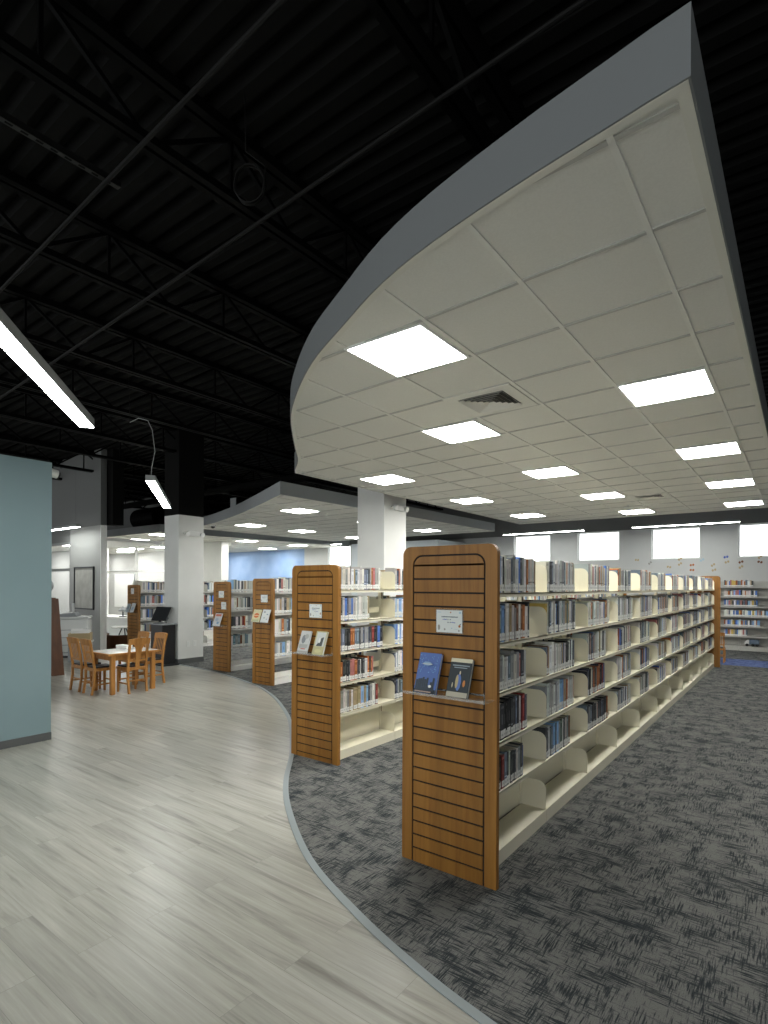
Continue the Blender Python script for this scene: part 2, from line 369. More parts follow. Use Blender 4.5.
t = thing('air_duct', 'round black air duct lying above the far ceiling cloud', 'duct', (-16.2,9.6,3.36))
MB().tube([(-1.1,0,.34),(.2,0,.34)],.33,'black_steel',20).build('duct_body', t); MB().tube([(.2,0,.14),(2.2,.3,.14)],.14,'black_steel',14).build('duct_branch', t)
# ------------------------------------------------------------------ ceiling clouds
T = .6096
def inside_spans(poly, axis, c):
    c += 1e-5; n = len(poly); xs = []
    for i in range(n):
        a, b_ = poly[i], poly[(i+1)%n]; u0, u1 = (a[1-axis], b_[1-axis]) if False else (a[axis], b_[axis])
        if (u0 - c)*(u1 - c) < 0:
            t = (c-u0)/(u1-u0); o = 1-axis; xs.append(a[o]+(b_[o]-a[o])*t)
    xs.sort(); return list(zip(xs[0::2], xs[1::2]))
def cloud(name, poly, X0, Y0, zb, label, h=.225, sk=0., fm='fascia_far'):
    # poly runs counter-clockwise seen from above
    root = bpy.data.objects.new(name, None); C.objects.link(root); struct(root); root['label'] = label
    n = len(poly); P = [Vector(p) for p in poly]; nr = []
    for i in range(n):
        a = (P[i]-P[i-1]).normalized(); b_ = (P[(i+1)%n]-P[i]).normalized()
        na, nb = Vector((-a.y,a.x)), Vector((-b_.y,b_.x)); m_ = (na+nb); d = m_.length_squared
        nr.append(m_*(2/d) if d > .3 else na)
    outer = poly; poly = [tuple(P[i]+nr[i]*.03) for i in range(n)]
    zt = zb+.008
    m1 = MB(); m1.face([(x,y,zt) for x,y in poly], 'tile'); m1.face([(x,y,zb+h-.01) for x,y in poly], 'black'); m1.build('ceiling_tiles', root)
    g = MB(); xs = [p[0] for p in poly]; ys = [p[1] for p in poly]
    k = math.ceil((min(xs)-X0)/T)
    while X0+k*T < max(xs):
        for a, b_ in inside_spans(poly, 0, X0+k*T): g.box(X0+k*T-.012,X0+k*T+.012,a,b_,zb,zt+.001,'bar')
        k += 1
    k = math.ceil((min(ys)-Y0)/T)
    while Y0+k*T < max(ys):
        for a, b_ in inside_spans([(x, y+sk*(x-X0-.3)) for x, y in poly], 1, Y0+k*T):
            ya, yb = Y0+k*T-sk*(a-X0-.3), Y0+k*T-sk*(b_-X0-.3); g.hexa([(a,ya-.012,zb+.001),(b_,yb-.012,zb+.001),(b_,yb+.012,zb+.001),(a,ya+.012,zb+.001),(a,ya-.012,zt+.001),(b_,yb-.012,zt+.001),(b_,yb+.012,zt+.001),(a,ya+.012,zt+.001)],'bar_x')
        k += 1
    g.build('ceiling_grid', root)
    fs = MB(); tr = MB()
    for i in range(n):
        j = (i+1)%n
        a, b_ = P[i], P[j]; ai, bi = a+nr[i]*.008, b_+nr[j]*.008; am, bm_ = a+nr[i]*.045, b_+nr[j]*.045
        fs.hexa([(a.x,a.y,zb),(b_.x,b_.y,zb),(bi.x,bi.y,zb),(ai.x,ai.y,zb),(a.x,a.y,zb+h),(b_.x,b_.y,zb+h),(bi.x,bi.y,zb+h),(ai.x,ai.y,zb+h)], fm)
        tr.hexa([(ai.x,ai.y,zb-.001),(bi.x,bi.y,zb-.001),(bm_.x,bm_.y,zb-.001),(am.x,am.y,zb-.001),(ai.x,ai.y,zb+.012),(bi.x,bi.y,zb+.012),(bm_.x,bm_.y,zb+.012),(am.x,am.y,zb+.012)], 'trimw')
    fs.build('fascia', root); tr.build('edge_moulding', root); return root
ZC = 3.11
c1 = [(-.268,1.88),(-.384,1.897),(-.522,1.923),(-.792,1.972),(-1.132,2.047),(-1.45,2.135),(-1.768,2.255),(-2.153,2.447),(-2.694,2.733),(-3.247,3.114),(-3.776,3.551),(-4.44,4.234),(-4.95,4.78),(-5.40,5.16),(-5.54,5.30)]
c1 = spline(c1, 5); _k = [c1[0]]
for _p in c1[1:-1]:
    if math.dist(_p, _k[-1]) > .11 and math.dist(_p, c1[-1]) > .11: _k.append(_p)
c1 = _k + [c1[-1]]
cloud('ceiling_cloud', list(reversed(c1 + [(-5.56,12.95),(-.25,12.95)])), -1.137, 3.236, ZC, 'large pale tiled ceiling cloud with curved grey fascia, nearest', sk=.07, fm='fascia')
c2 = spline([(-7.03,6.39),(-8.59,7.13),(-10.03,7.77),(-11.79,8.42),(-13.14,8.72)], 5)
cloud('ceiling_cloud', list(reversed(c2 + [(-13.0,14.2),(-6.83,14.2)])), -8.575, 7.755, ZC, 'middle curved ceiling cloud behind the near column')
cloud('ceiling_cloud', [(-31,8.85),(-14.85,8.85),(-14.1,YB-.1),(-31,YB-.1)], -15.705, 9.125, ZC, 'farthest ceiling cloud on the left')
# recessed lights
def troffer(x, y, label, z=ZC):
    t = thing('ceiling_light', label, 'ceiling light', (x,y,z), 0, 'recessed square ceiling lights')
    a, b_ = .300, .284; m1 = MB()
    for q in ((-a,a,-a,-b_),(-a,a,b_,a),(-a,-b_,-b_,b_),(b_,a,-b_,b_)): m1.box(*q,-.004,.012,'bright')
    m1.build('frame', t); MB().box(-b_,b_,-b_,b_,-.001,.006,'led').build('diffuser', t)
G1 = lambda c, r: (-1.137+(c+.5)*T, 3.236+(r+.5)*T)
L1 = [(-2.05,-.87,'nearest bright square light beside the curved edge of the large cloud'),(-3.1,2.22,'square light just beyond the square vent in the large cloud'),
 (0,2,'largest square light near the right straight edge of the large cloud'),(0,6,'second square light along the right edge of the large cloud'),(0,10,'third square light along the right edge of the large cloud'),(0,14,'farthest square light along the right edge of the large cloud'),
 (-3.07,6.2,'square light second in the middle row of the large cloud'),(-3.03,10.1,'square light third in the middle row of the large cloud'),(-3.03,14.12,'small far square light last in the middle row of the large cloud'),
 (-6.5,4.75,'square light just above the near column in the large cloud'),(-6.4,8.78,'second square light in the left row of the large cloud'),(-6.4,13.0,'last small square light in the left row of the large cloud')]
for c, r, lb in L1: troffer(*G1(c, r), lb)
for x, y, lb in [(-8.27,8.06,'square light nearest the curved front of the middle cloud'),(-11.31,9.28,'square light near the thin left end of the middle cloud'),(-11.31,11.11,'square light behind the first ones in the middle cloud'),(-8.27,10.50,'square light of the middle cloud tucked behind the near column'),(-8.27,12.94,'square light of the middle cloud right of the near column'),(-11.31,13.55,'dim square light at the back of the middle cloud')]: troffer(x, y, lb)
for x, y, lb, z in [(-17.2,7.5,'square light in the small office past the blue wall',2.72),(-20.4,7.5,'left square light in the small office past the blue wall',2.72)]: troffer(x, y, lb, z)
for x, y, lb in [(-22.7,12.4,'left square light close behind the partition glass'),(-25.8,11.6,'leftmost square light inside the glazed office'),(-27.6,13.2,'corner square light inside the glazed office'),(-25.2,13.3,'middle square light by the office whiteboard'),(-18.14,10.0,'square light above the glazed partition in the far cloud'),(-15.7+.0,9.43,'square light by the front corner of the far cloud'),(-15.4,12.48,'square light right of the far column in the far cloud'),(-15.4,14.92,'far square light left of the wall pendant in the far cloud'),(-17.84,13.09,'square light beside the white wall stub in the far cloud'),(-17.84,15.53,'rear square light over the light blue wall'),(-20.9,12.48,'square light seen through the partition glass, left'),(-23.6,12.5,'square light deep inside the glazed office'),(-20.9,15.4,'rear square light inside the glazed office'),(-20.9,11.0,'near square light inside the glazed office'),(-23.6,15.4,'deepest square light inside the glazed office')]: troffer(x, y, lb)
# vents
def vent(x, y, label):
    t = thing('ceiling_vent', label, 'ceiling vent', (x,y,ZC), 0, 'square ceiling vents')
    m1 = MB(); a, b_ = .297, .20
    for q in ((-a,a,-a,-b_),(-a,a,b_,a),(-a,-b_,-b_,b_),(b_,a,-b_,b_)): m1.box(*q,-.004,.004,'tile')
    m1.build('frame', t); MB().box(-b_,b_,-b_,b_,.0055,.007,'black_lam').build('backing', t)
    s = MB()
    for k in range(5):
        r0 = .198-k*.038; r1 = r0-.024
        for sx in range(4):
            ca, sa = math.cos(sx*PI/2), math.sin(sx*PI/2)
            def q(u, v, z): return (u*ca-v*sa, u*sa+v*ca, z)
            s.face([q(-r0,-r0,-.014),q(r0,-r0,-.014),q(r1,-r1,.004),q(-r1,-r1,.004)], 'bar')
    s.build('louvre', t)
vent(*G1(-2.03,1.1), 'square louvred air vent between the two big left lights')
vent(*G1(-2,11), 'small far square air vent at the back of the large cloud')
# dome camera, emergency lights, wall camera, hanger plate
t = thing('dome_camera', 'small dome security camera under the middle cloud near its left tip', 'security camera', (-12.05,8.66,ZC))
MB().lathe([(.07,0),(.07,-.03),(.06,-.035)],'white',n=20).build('mount', t); MB().lathe([(.055,-.034),(.05,-.06),(.03,-.08),(.005,-.088)],'black_plastic',n=20).build('dome', t, True)
def emergency(loc, label):
    t = thing('emergency_light', label, 'emergency light', loc, 0, 'twin-head emergency lights')
    MB().box(0,.06,-.13,.13,-.05,.05,'white').build('housing', t, bevel=.008)
    for s in (-1,1):
        o = MB().tube([(.045,s*.17,.0),(.11,s*.17,-.02)],.05,'white',14,[.03,.05]).build('lamp_head', t); MB().tube([(.109,s*.17,-.02),(.113,s*.17,-.021)],.042,'bright',14).build('lens', o)
        MB().box(.0,.05,s*.17-.045,s*.17+.045,-.012,.012,'white').build('bracket', t)
emergency((-9.80,6.56,2.60), 'white twin-head emergency light on the far column')
emergency((-6.0,8.36,3.02), 'white emergency light high on the near column')
t = thing('wall_camera', 'white security camera at the top end of the blue wall', 'security camera', (-6.2,2.43,2.73))
MB().box(-.05,.05,0,.03,-.06,.06,'white').build('mount', t, bevel=.005); MB().tube([(0,.03,0),(0,.11,-.015)],.045,'white',16).build('body', t); MB().tube([(0,.11,-.015),(0,.13,-.02)],.035,'black_plastic',16).build('lens', t)
tag(MB().box(-.10,.10,0,.012,0,.36,'fascia_far').build('hanger_plate'), 'small grey plate standing above the middle cloud fascia', 'plate').location = (-10.35,7.98,3.20)
tag(MB().tube([(0,0,0),(0,0,-.03)],.012,'steel',8).lathe([(.03,-.03),(.03,-.034)],'steel').lathe([(.02,.009),(.02,0)],'white').build('sprinkler_head'), 'small sprinkler head under the large cloud', 'sprinkler').location = (-2.6,11.1,ZC)
# ------------------------------------------------------------------ pendants
def pendant(p, q, w, h, led, label, group, cords=()):
    p, q = Vector(p), Vector(q); mid = (p+q)/2; a = math.atan2(q.y-p.y, q.x-p.x); l = (q-p).length/2
    t = thing('linear_pendant_light', label, 'pendant light', mid, a, group)
    MB().box(-l,l,-w/2,w/2,.006,h,'alu').build('housing', t); MB().box(-l+.004,l-.004,-w/2+.004,w/2-.004,0,.006,led).build('diffuser', t)
    for s in (-.85,.85): MB().tube([(s*l,0,h),(s*l,0,4.19-mid.z)],.0009,'conduit',5).build('suspension_cable', t)
    return t
ZP = 2.85
d = Vector((-.79,.613,0)).normalized(); e = Vector((-4.655,2.13,ZP))
pendant(e-d*2.44, e, .112,.075,'led_lin','large bright linear pendant at upper left above the blue wall','linear pendants over the plank floor')
e0, e1 = Vector((-6.42,3.70,ZP)), Vector((-8.43,5.16,ZP))
t = pendant(e0, e1, .112,.075,'led_lin','smaller linear pendant with a curling cord beyond the blue wall','linear pendants over the plank floor')
inv = Matrix.Rotation(-math.atan2(e1.y-e0.y, e1.x-e0.x), 4, 'Z'); mid = (e0+e1)/2
pts = [(0,0,.07),(.004,0,.12),(.01,0,.18),(.05,.02,.38),(.02,0,.65),(-.03,-.03,.77),(-.12,-.10,.80),(-.22,-.16,.75)]
MB().tube([inv @ (e0+d*.08+Vector((*xy,z))-mid) for xy, z in [((x,y),z) for x,y,z in pts]],.005,'alu',6).build('power_cord', t, True)
MB().tube([inv @ (e0+d*.08+Vector(p)-mid) for p in ((-.22,-.16,.75),(-.24,-.17,1.34))],.003,'conduit',6).build('cord_drop', t)
pendant((-14.55,5.75,2.86),(-12.96,5.75,2.90-.04),.10,.06,'led_lin','short bright pendant beside the blue wall end, before the far wall','linear pendants over the plank floor')
for a, b_, lb in ((-7.17,-4.78,'thin linear pendant before the first two high windows'),(-3.52,-1.14,'thin linear pendant before the right high windows'),(-16.05,-13.70,'thin linear pendant left of the near column by the light blue wall')):
    pendant((a,15.5,3.12),(b_,15.5,3.12),.09,.06,'led_wall',lb,'linear pendants along the back wall')
# ------------------------------------------------------------------ bookcases
def rrect(x0, x1, z0, z1, r, n=6):
    p = [(x0,z0),(x1,z0)]
    for k in range(n+1): a = k/n*PI/2; p.append((x1-r+r*math.cos(a), z1-r+r*math.sin(a)))
    for k in range(n+1): a = PI/2+k/n*PI/2; p.append((x0+r+r*math.cos(a), z1-r+r*math.sin(a)))
    return p
def end_panel(parent, w, h, y0, s=1, label=None):
    """slatwall end panel: s=1 faces -Y. thickness .03 towards +Y"""
    mb_ = MB(); a = w/2; b_ = a-.067; yf, yk, yb = y0, y0+s*.006, y0+s*.032; g = .005
    out = rrect(-a,a,0,h,.05); inn = rrect(-b_,b_,0,h-.048,.06)
    mb_.prism(out, yk, yb, 'oak', 'y', (False, True)); mb_.prism([(x, z) for x, z in out], yk, yk+s*.0005, 'groove', 'y', (True, False))
    n = len(out)                       # border ring, open at the bottom
    for i in range(1, n):
        j = (i+1) % n
        A, B, Ci, D = out[i], out[j], inn[j], inn[i]
        mb_.face([(A[0],yf,A[1]),(B[0],yf,B[1]),(Ci[0],yf,Ci[1]),(D[0],yf,D[1])], 'oak')
        mb_.face([(A[0],yf,A[1]),(B[0],yf,B[1]),(B[0],yk,B[1]),(A[0],yk,A[1])], 'oak')
        mb_.face([(D[0],yf,D[1]),(Ci[0],yf,Ci[1]),(Ci[0],yk,Ci[1]),(D[0],yk,D[1])], 'oak')
    top = h-.048; zt = h-.107; e = b_-2*g
    mb_.prism(rrect(-e,e,zt+g,top-2*g,.052), yf, yk, 'oak', 'y'); z = zt
    while z-.0762 > .03:
        mb_.box(-e,e,min(yf,yk),max(yf,yk),z-.0762+g,z-g,'oak'); z -= .0762
    mb_.box(-e,e,min(yf,yk),max(yf,yk),0,z-g,'oak')
    return mb_.build('end_panel', parent)
BAY = .897
def bracket_poly(d, h): # (x,z) profile from spine to front with rounded front-top corner
    r = .055; p = [(.02,0),(d,0)]
    for k in range(7): a = k/6*PI/2; p.append((d-r+r*math.cos(a), h-r+r*math.sin(a)))
    p.append((.02,h)); return p
def bookcase(label, cx, y0, nb, levels, ph, pw, hd=.195, mat_='cream', far=True, bh=.185, group='double-sided bookcases'):
    t = thing('bookcase', label, 'bookcase', (cx,y0,0), 0, group)
    end_panel(t, pw, ph, 0)
    ys = .08; ye = ys+nb*BAY
    if far: end_panel(t, pw, ph, ye+.034, -1)
    for k in range(nb+1):
        y = ys+k*BAY+(.02 if k == 0 else -.02 if k == nb else 0)
        MB().box(-.018,.018,y-.016,y+.016,.004,ph-.09,mat_).box(-.0185,.0185,y-.005,y+.005,.1,ph-.1,'rust').build('upright_post', t)
    zb = .085
    for k in range(nb):
        a, b_ = ys+k*BAY+(.003 if k else -.046), ys+(k+1)*BAY-.003
        m1 = MB().box(.02,hd,a,b_,zb-.012,zb,mat_); m1.box(hd-.006,hd,a,b_,.004,zb-.012,mat_)
        o = m1.build('base_shelf', t)
        MB().prism([(x,z+zb) for x,z in bracket_poly(hd-.003,bh)], b_-.006, b_-.003, mat_, 'y').build('bracket', o)
        for z in levels:
            m1 = MB().box(.02,hd,a,b_,z+.014,z+.022,mat_); m1.box(hd-.007,hd,a,b_,z-.002,z+.0225,mat_); m1.box(.02,.026,a,b_,z-.004,z+.014,mat_)
            m1.box(-.004,.004,a+.02,b_-.02,z+.07,z+.125,mat_)
            o = m1.build('shelf', t)
            MB().prism([(x,zz+z+.022) for x,zz in bracket_poly(hd-.003,bh)], b_-.005, b_-.002, mat_, 'y').build('bracket', o)
    m1 = MB().box(-hd,-.02,ys,ye,zb-.012,zb,mat_); m1.box(-hd,-hd+.006,ys,ye,.004,zb-.012,mat_)
    for z in levels:
        m1.box(-hd,-.02,ys,ye,z+.014,z+.022,mat_); m1.box(-hd,-hd+.007,ys,ye,z-.002,z+.022,mat_)
    m1.box(-.003,.003,ys+.02,ye-.02,zb-.012,.36 if far else .16,mat_)
    for k in range(nb):
        for z in [zb-.022]+list(levels):
            m1.prism([(-x,zz+z+.022) for x,zz in bracket_poly(hd-.003,bh)], ys+(k+1)*BAY-.008, ys+(k+1)*BAY-.005, mat_, 'y')
    if not far: m1.box(-.006,.006,ys+.02,ye-.02,min(levels)+.03,max(levels)+.16,mat_)
    m1.build('rear_shelves', t)
    return t, y0+ys-.0
LV1 = [1.508,1.226,.948,.668,.388]
B1x, B1y = -1.5355, 2.611
B2x, B2y = -3.486, 3.583
B3x, B3y = -6.77, 5.80
B4x, B4y = -8.43, 6.25
B5x, B5y = -12.33, 6.70
t1, Y1 = bookcase('long cream double-sided bookcase with slatted oak end panel, nearest', B1x,B1y,11,LV1,1.79,.590)
t2, Y2 = bookcase('second cream bookcase, behind the nearest, slatted oak end', B2x,B2y,11,LV1,1.752,.578)
LV3 = [1.44,1.10,.76,.42]
t3, Y3 = bookcase('third bookcase with oak end holding two brochures', B3x,B3y,2,LV3,1.675,.49,mat_='cream_far',far=False)
LV4 = [1.42,1.09,.75,.41]
t4, Y4 = bookcase('fourth bookcase with two small signs on its oak end', B4x,B4y,3,LV4,1.63,.48,mat_='cream_far',far=False)
t5, Y5 = bookcase('farthest bookcase behind the wooden table, oak end with two books', B5x,B5y,3,[1.38,1.06,.73,.40],1.565,.51,mat_='cream_far',far=False)
# ------------------------------------------------------------------ books
COL = {'grey':(.28,.29,.28),'pale grey':(.46,.47,.45),'charcoal':(.05,.055,.06),'black':(.02,.021,.023),'navy':(.04,.055,.10),'slate blue':(.13,.17,.21),'blue':(.07,.17,.50),'light blue':(.22,.40,.66),
       'off-white':(.62,.61,.55),'white':(.72,.73,.70),'tan':(.36,.28,.16),'rust orange':(.38,.12,.03),'dark red':(.22,.035,.03),'rose':(.42,.16,.15),'teal':(.10,.18,.19),'dark green':(.05,.10,.06),'yellow':(.55,.40,.10),'brown':(.13,.06,.025)}
PAL = [('grey',17),('pale grey',22),('charcoal',12),('black',6),('navy',4),('slate blue',12),('blue',3.5),('light blue',3),('off-white',17),('white',14),('tan',9),('rust orange',6),('dark red',1.5),('rose',2),('teal',3),('dark green',1),('yellow',.8),('brown',4)]
DARK = [('charcoal',16),('black',14),('navy',8),('slate blue',7),('grey',6),('rust orange',3),('blue',3),('off-white',3),('dark red',2)]
LIGHT = [('white',13),('off-white',13),('pale grey',15),('grey',11),('slate blue',8),('light blue',3),('tan',6),('charcoal',5),('rust orange',4),('rose',1.5),('blue',1.5)]
BLUE = [('light blue',14),('blue',10),('white',3)]
TAN = [('tan',10),('off-white',8),('grey',6),('light blue',4),('rust orange',4),('dark red',2),('charcoal',4)]
def pick(pal): return R.choices([p[0] for p in pal],[p[1] for p in pal])[0]
def jit(c, k=.18):
    g = R.uniform(1-k,1+k); return tuple(max(.008,min(.85,v*g*R.uniform(.93,1.07))) for v in c)
PAGE = (.60,.57,.48); LABEL = (.70,.71,.68)
def add_book(mb_, x, y, z, th, dep, ht, col, s=1, label=True, detail=True):
    """spine on the plane x, running back by dep towards -s*x; thickness along +y from y"""
    xb = x - s*dep; g = .0015
    def B(xa, xc, ya, yc, za, zc, c, skip=()): mb_.box(min(xa,xc),max(xa,xc),ya,yc,za,zc,'book',c,skip)
    B(xb, x, y+g*.3, y+th-g*.3, z, z+ht, col, ())
    # page block seen from above and behind
    mb_.face([(xb,y+.003,z+ht+.0006),(x-s*.006,y+.003,z+ht+.0006),(x-s*.006,y+th-.003,z+ht+.0006),(xb,y+th-.003,z+ht+.0006)],'book',PAGE)
    mb_.face([(xb-s*.0006,y+.003,z+.003),(xb-s*.0006,y+th-.003,z+.003),(xb-s*.0006,y+th-.003,z+ht-.003),(xb-s*.0006,y+.003,z+ht-.003)],'book',PAGE)
    if detail:
        e = x+s*.0005
        def Q(za, zb_, c, i=.0015): mb_.face([(e,y+i,z+za),(e,y+th-i,z+za),(e,y+th-i,z+zb_),(e,y+i,z+zb_)],'book',c)
        lum = sum(col)/3; ink = tuple(min(.8,v*2.6+.12) for v in col) if lum < .22 else tuple(v*.35 for v in col)
        k = R.random()
        Q(ht*R.uniform(.36,.46), ht*R.uniform(.66,.8), tuple(.55*a+.45*b_ for a, b_ in zip(col, ink)), th*.32)
        if k < .5: Q(ht*.87, ht*.94, tuple(.5*a+.5*b_ for a, b_ in zip(col, ink)))
        if k > .75: Q(ht*.28, ht*.32, ink)
    return
def spine_label(mb_, x, y, z, th, ht, s=1):
    e = x+s*.0011; h0, h1 = .010, .050+R.uniform(-.006,.006)
    mb_.face([(e,y+.001,z+h0),(e,y+th-.001,z+h0),(e,y+th-.001,z+h1),(e,y+.001,z+h1)],'book',LABEL)
    mb_.face([(e+s*.0003,y+th*.25,z+h0+.012),(e+s*.0003,y+th*.75,z+h0+.012),(e+s*.0003,y+th*.75,z+h0+.024),(e+s*.0003,y+th*.25,z+h0+.024)],'book',(.46,.47,.46))
books = []      # dicts of every near-side book
def fill(cx, ys, bay, z, hd, frac, pal, shelf, case, th=(.014,.038), ht=(.185,.222), s=1, run=None):
    y = ys+bay*BAY+.004; end = y+frac*(BAY-.016); n = 0
    base = R.uniform(*ht)
    while True:
        w = R.uniform(*th) if R.random() > .12 else th[1]*R.uniform(1,1.25)
        if y+w > end: break
        n += 1; cn = pick(pal)
        hh = min(ht[1], max(ht[0], base+R.gauss(0,.010))) if run is None else run
        books.append(dict(x=cx+s*(hd-.012-R.uniform(0,.006)), y=y, z=z+.0225, th=w-.0008, dep=R.uniform(.115,.145), ht=hh, col=jit(COL[cn]), cn=cn, bay=bay, shelf=shelf, n=n, case=case, s=s))
        y += w
# nearest bookcase
for bay in range(11):
    for i, z in enumerate(LV1):
        if bay == 0: fr = (.84,.72,.66,.68,.64)[i]
        else: fr = R.uniform(.56,.82) if i else R.uniform(.60,.86)
        pal = DARK if (i >= 3 and bay < 3 and R.random() < .6) else (LIGHT if i == 0 or R.random() < .25 else PAL)
        fill(B1x, Y1-(.04 if bay == 0 else 0), bay, z, .195, fr+(.04 if bay == 0 else 0), pal, i, 1, ht=(.19,.222) if i != 4 else (.18,.21))
# second bookcase
P2 = {(0,0):(LIGHT,.80),(0,1):(LIGHT,.62),(0,2):(DARK,.86),(0,3):([('black',8),('white',8),('rust orange',3),('charcoal',6),('rose',2)],.68),(0,4):(TAN,.78),
      (1,0):(PAL,.7),(1,1):([('light blue',6),('white',10),('off-white',5)],.8),(1,2):(BLUE,.8),(1,3):([('blue',8),('light blue',5),('white',6),('slate blue',4)],.8),(1,4):(DARK,.8)}
for bay in range(11):
    for i, z in enumerate(LV1):
        pal, fr = P2.get((bay,i), (PAL, R.uniform(.55,.85)))
        fill(B2x, Y2-(.04 if bay == 0 else 0), bay, z, .195, fr, pal, i, 2, run=.205 if (bay,i) in ((0,2),(1,2)) else None)
        if bay >= 8: pass
for (cx, ys, nb, lv, cs) in ((B3x,Y3,2,LV3,3),(B4x,Y4,3,LV4,4),(B5x,Y5,3,[1.38,1.06,.73,.40],5)):
    for bay in range(nb):
        for i, z in enumerate(lv): fill(cx, ys, bay, z, .195, R.uniform(.90,.98), (LIGHT if cs == 3 else PAL), i, cs, th=(.022,.05), ht=(.20,.255))
def area(b_):
    q = [pj(b_['x'],yy,zz) for yy, zz in ((b_['y'],b_['z']),(b_['y']+b_['th'],b_['z']),(b_['y']+b_['th'],b_['z']+b_['ht']),(b_['y'],b_['z']+b_['ht']))]
    u = sum(p[0] for p in q)/4
    lim = {1:(501,2000),2:(341,400.5),3:(277.5,292),4:(234,251),5:(141,163)}[b_['case']]
    if not lim[0] < u < lim[1]: return -1
    return abs(q[1][0]-q[0][0])*abs(q[3][1]-q[0][1])
for b_ in books: b_['area'] = area(b_)
books.sort(key=lambda b_: -b_['area'])
CN = {1:'nearest bookcase',2:'second bookcase',3:'third bookcase',4:'fourth bookcase',5:'farthest bookcase'}
SH = ['top shelf','second shelf','third shelf','fourth shelf','fifth shelf']
for k, b_ in enumerate(books[:300]):
    m1 = MB(); add_book(m1, 0, -b_['th']/2, 0, b_['th'], b_['dep'], b_['ht'], b_['col'], b_['s'])
    lab = k < 190
    if not lab: spine_label(m1, 0, -b_['th']/2, 0, b_['th'], b_['ht'])
    o = m1.build('book', fix=False); o.location = (b_['x'], b_['y']+b_['th']/2, b_['z'])
    size = 'thick' if b_['th'] > .04 else 'slim' if b_['th'] < .026 else 'medium'
    tag(o, '%s %s book, %s in %s bay, %s of the %s' % (size, b_['cn'], ORD[b_['n']], ORD[b_['bay']+1], SH[b_['shelf']], CN[b_['case']]), 'book', 'upright books on the %s' % CN[b_['case']])
    if lab:
        m1 = MB(); spine_label(m1, 0, -b_['th']/2, 0, b_['th'], b_['ht']); m1.build('spine_label', o, fix=False)
rest = MB()
for b_ in books[300:]:
    add_book(rest, b_['x'], b_['y'], b_['z'], b_['th'], b_['dep'], b_['ht'], b_['col'], b_['s'], detail=b_['case'] < 3)
    spine_label(rest, b_['x'], b_['y'], b_['z'], b_['th'], b_['ht'])
# rear sides of the double bookcases
for cx, ys, nb, lv, hd in ((B1x,Y1,11,LV1,.195),(B2x,Y2,11,LV1,.195),(B3x,Y3,2,LV3,.195),(B4x,Y4,3,LV4,.195),(B5x,Y5,3,LV4,.195)):
    for bay in range(nb):
        for z in lv:
            y = ys+bay*BAY+.006; end = y+R.uniform(.6,.92)*(BAY-.02)
            while True:
                w = R.uniform(.022,.05)
                if y+w > end: break
                add_book(rest, cx-hd+.014, y, z+.0225, w-.001, R.uniform(.11,.145), R.uniform(.18,.22), jit(COL[pick(PAL)]), -1, detail=False); y += w
# wall shelving at the back right
WLX0, NW, WY = -3.0, 6, 16.22
t = thing('wall_shelving', 'pale steel wall shelving along the back wall under the high windows', 'shelving', (0,0,0))
WZ = [1.59,1.345,1.10,.855,.61,.365,.115]
for k in range(NW+1): MB().box(WLX0+k*BAY-.012,WLX0+k*BAY+.012,WY+.27,WY+.325,.004,1.70,'shelf_grey').build('upright_post', t)
for k in range(NW):
    a, b_ = WLX0+k*BAY+.003, WLX0+(k+1)*BAY-.003
    for z in WZ:
        m1 = MB().box(a,b_,WY,WY+.27,z-.010,z,'shelf_grey'); m1.box(a,b_,WY,WY+.006,z-.035 if z > .2 else .004,z-.010,'shelf_grey'); m1.build('shelf', t)
    m1 = MB()
    for z in WZ[:-1]: m1.box(a+.02,b_-.02,WY+.28,WY+.30,z+.05,z+.13,'shelf_grey')
    m1.box(a+.02,b_-.02,WY+.285,WY+.295,.12,1.66,'shelf_grey'); m1.build('back_panel', t)
def wall_row(x0, x1, z, pal):
    x = x0
    while x < x1:
        w = R.uniform(.018,.045); h = R.uniform(.13,.165); c = jit(COL[pick(pal)])
        rest.box(x+.0005,x+w-.0005,WY+.02,WY+.15,z+.0005,z+h,'book',c)
        rest.face([(x+.001,WY+.0195,z+.006),(x+w-.001,WY+.0195,z+.006),(x+w-.001,WY+.0195,z+.035),(x+.001,WY+.0195,z+.035)],'book',LABEL); x += w
KID = [('light blue',6),('white',10),('rust orange',6),('slate blue',8),('charcoal',6),('yellow',3),('rose',4),('off-white',6),('blue',4),('tan',3)]
for z, e in zip(WZ[:6], (-.93,-.87,-.83,-.62,-.80,-1.06)): wall_row(-1.52, e, z, KID)
for bay in (4,5):
    for z in WZ[:6]: wall_row(WLX0+bay*BAY+.02, WLX0+bay*BAY+R.uniform(.4,.7), z, KID)
o = rest.build('shelved_books', fix=False); tag(o, 'remaining small distant books filling the far bays and shelves', 'books', kind='stuff')
# toy truck on the wall shelving
t = thing('toy_truck', 'small grey toy truck with white cab on the lowest wall shelf', 'toy truck', (-.94,WY+.12,.115))
MB().prism([(-.15,.05),(-.06,.05),(-.06,.16),(-.10,.16),(-.15,.10)],-.05,.05,'bright','y').build('cab', t); MB().box(-.05,.15,-.05,.05,.05,.17,'truck_blue').build('cargo_box', t, bevel=.006)
for x in (-.10,.02,.11):
    for s in (-1,1): MB().tube([(x,s*.040,.035),(x,s*.062,.035)],.034,'rubber',14).build('wheel', t)
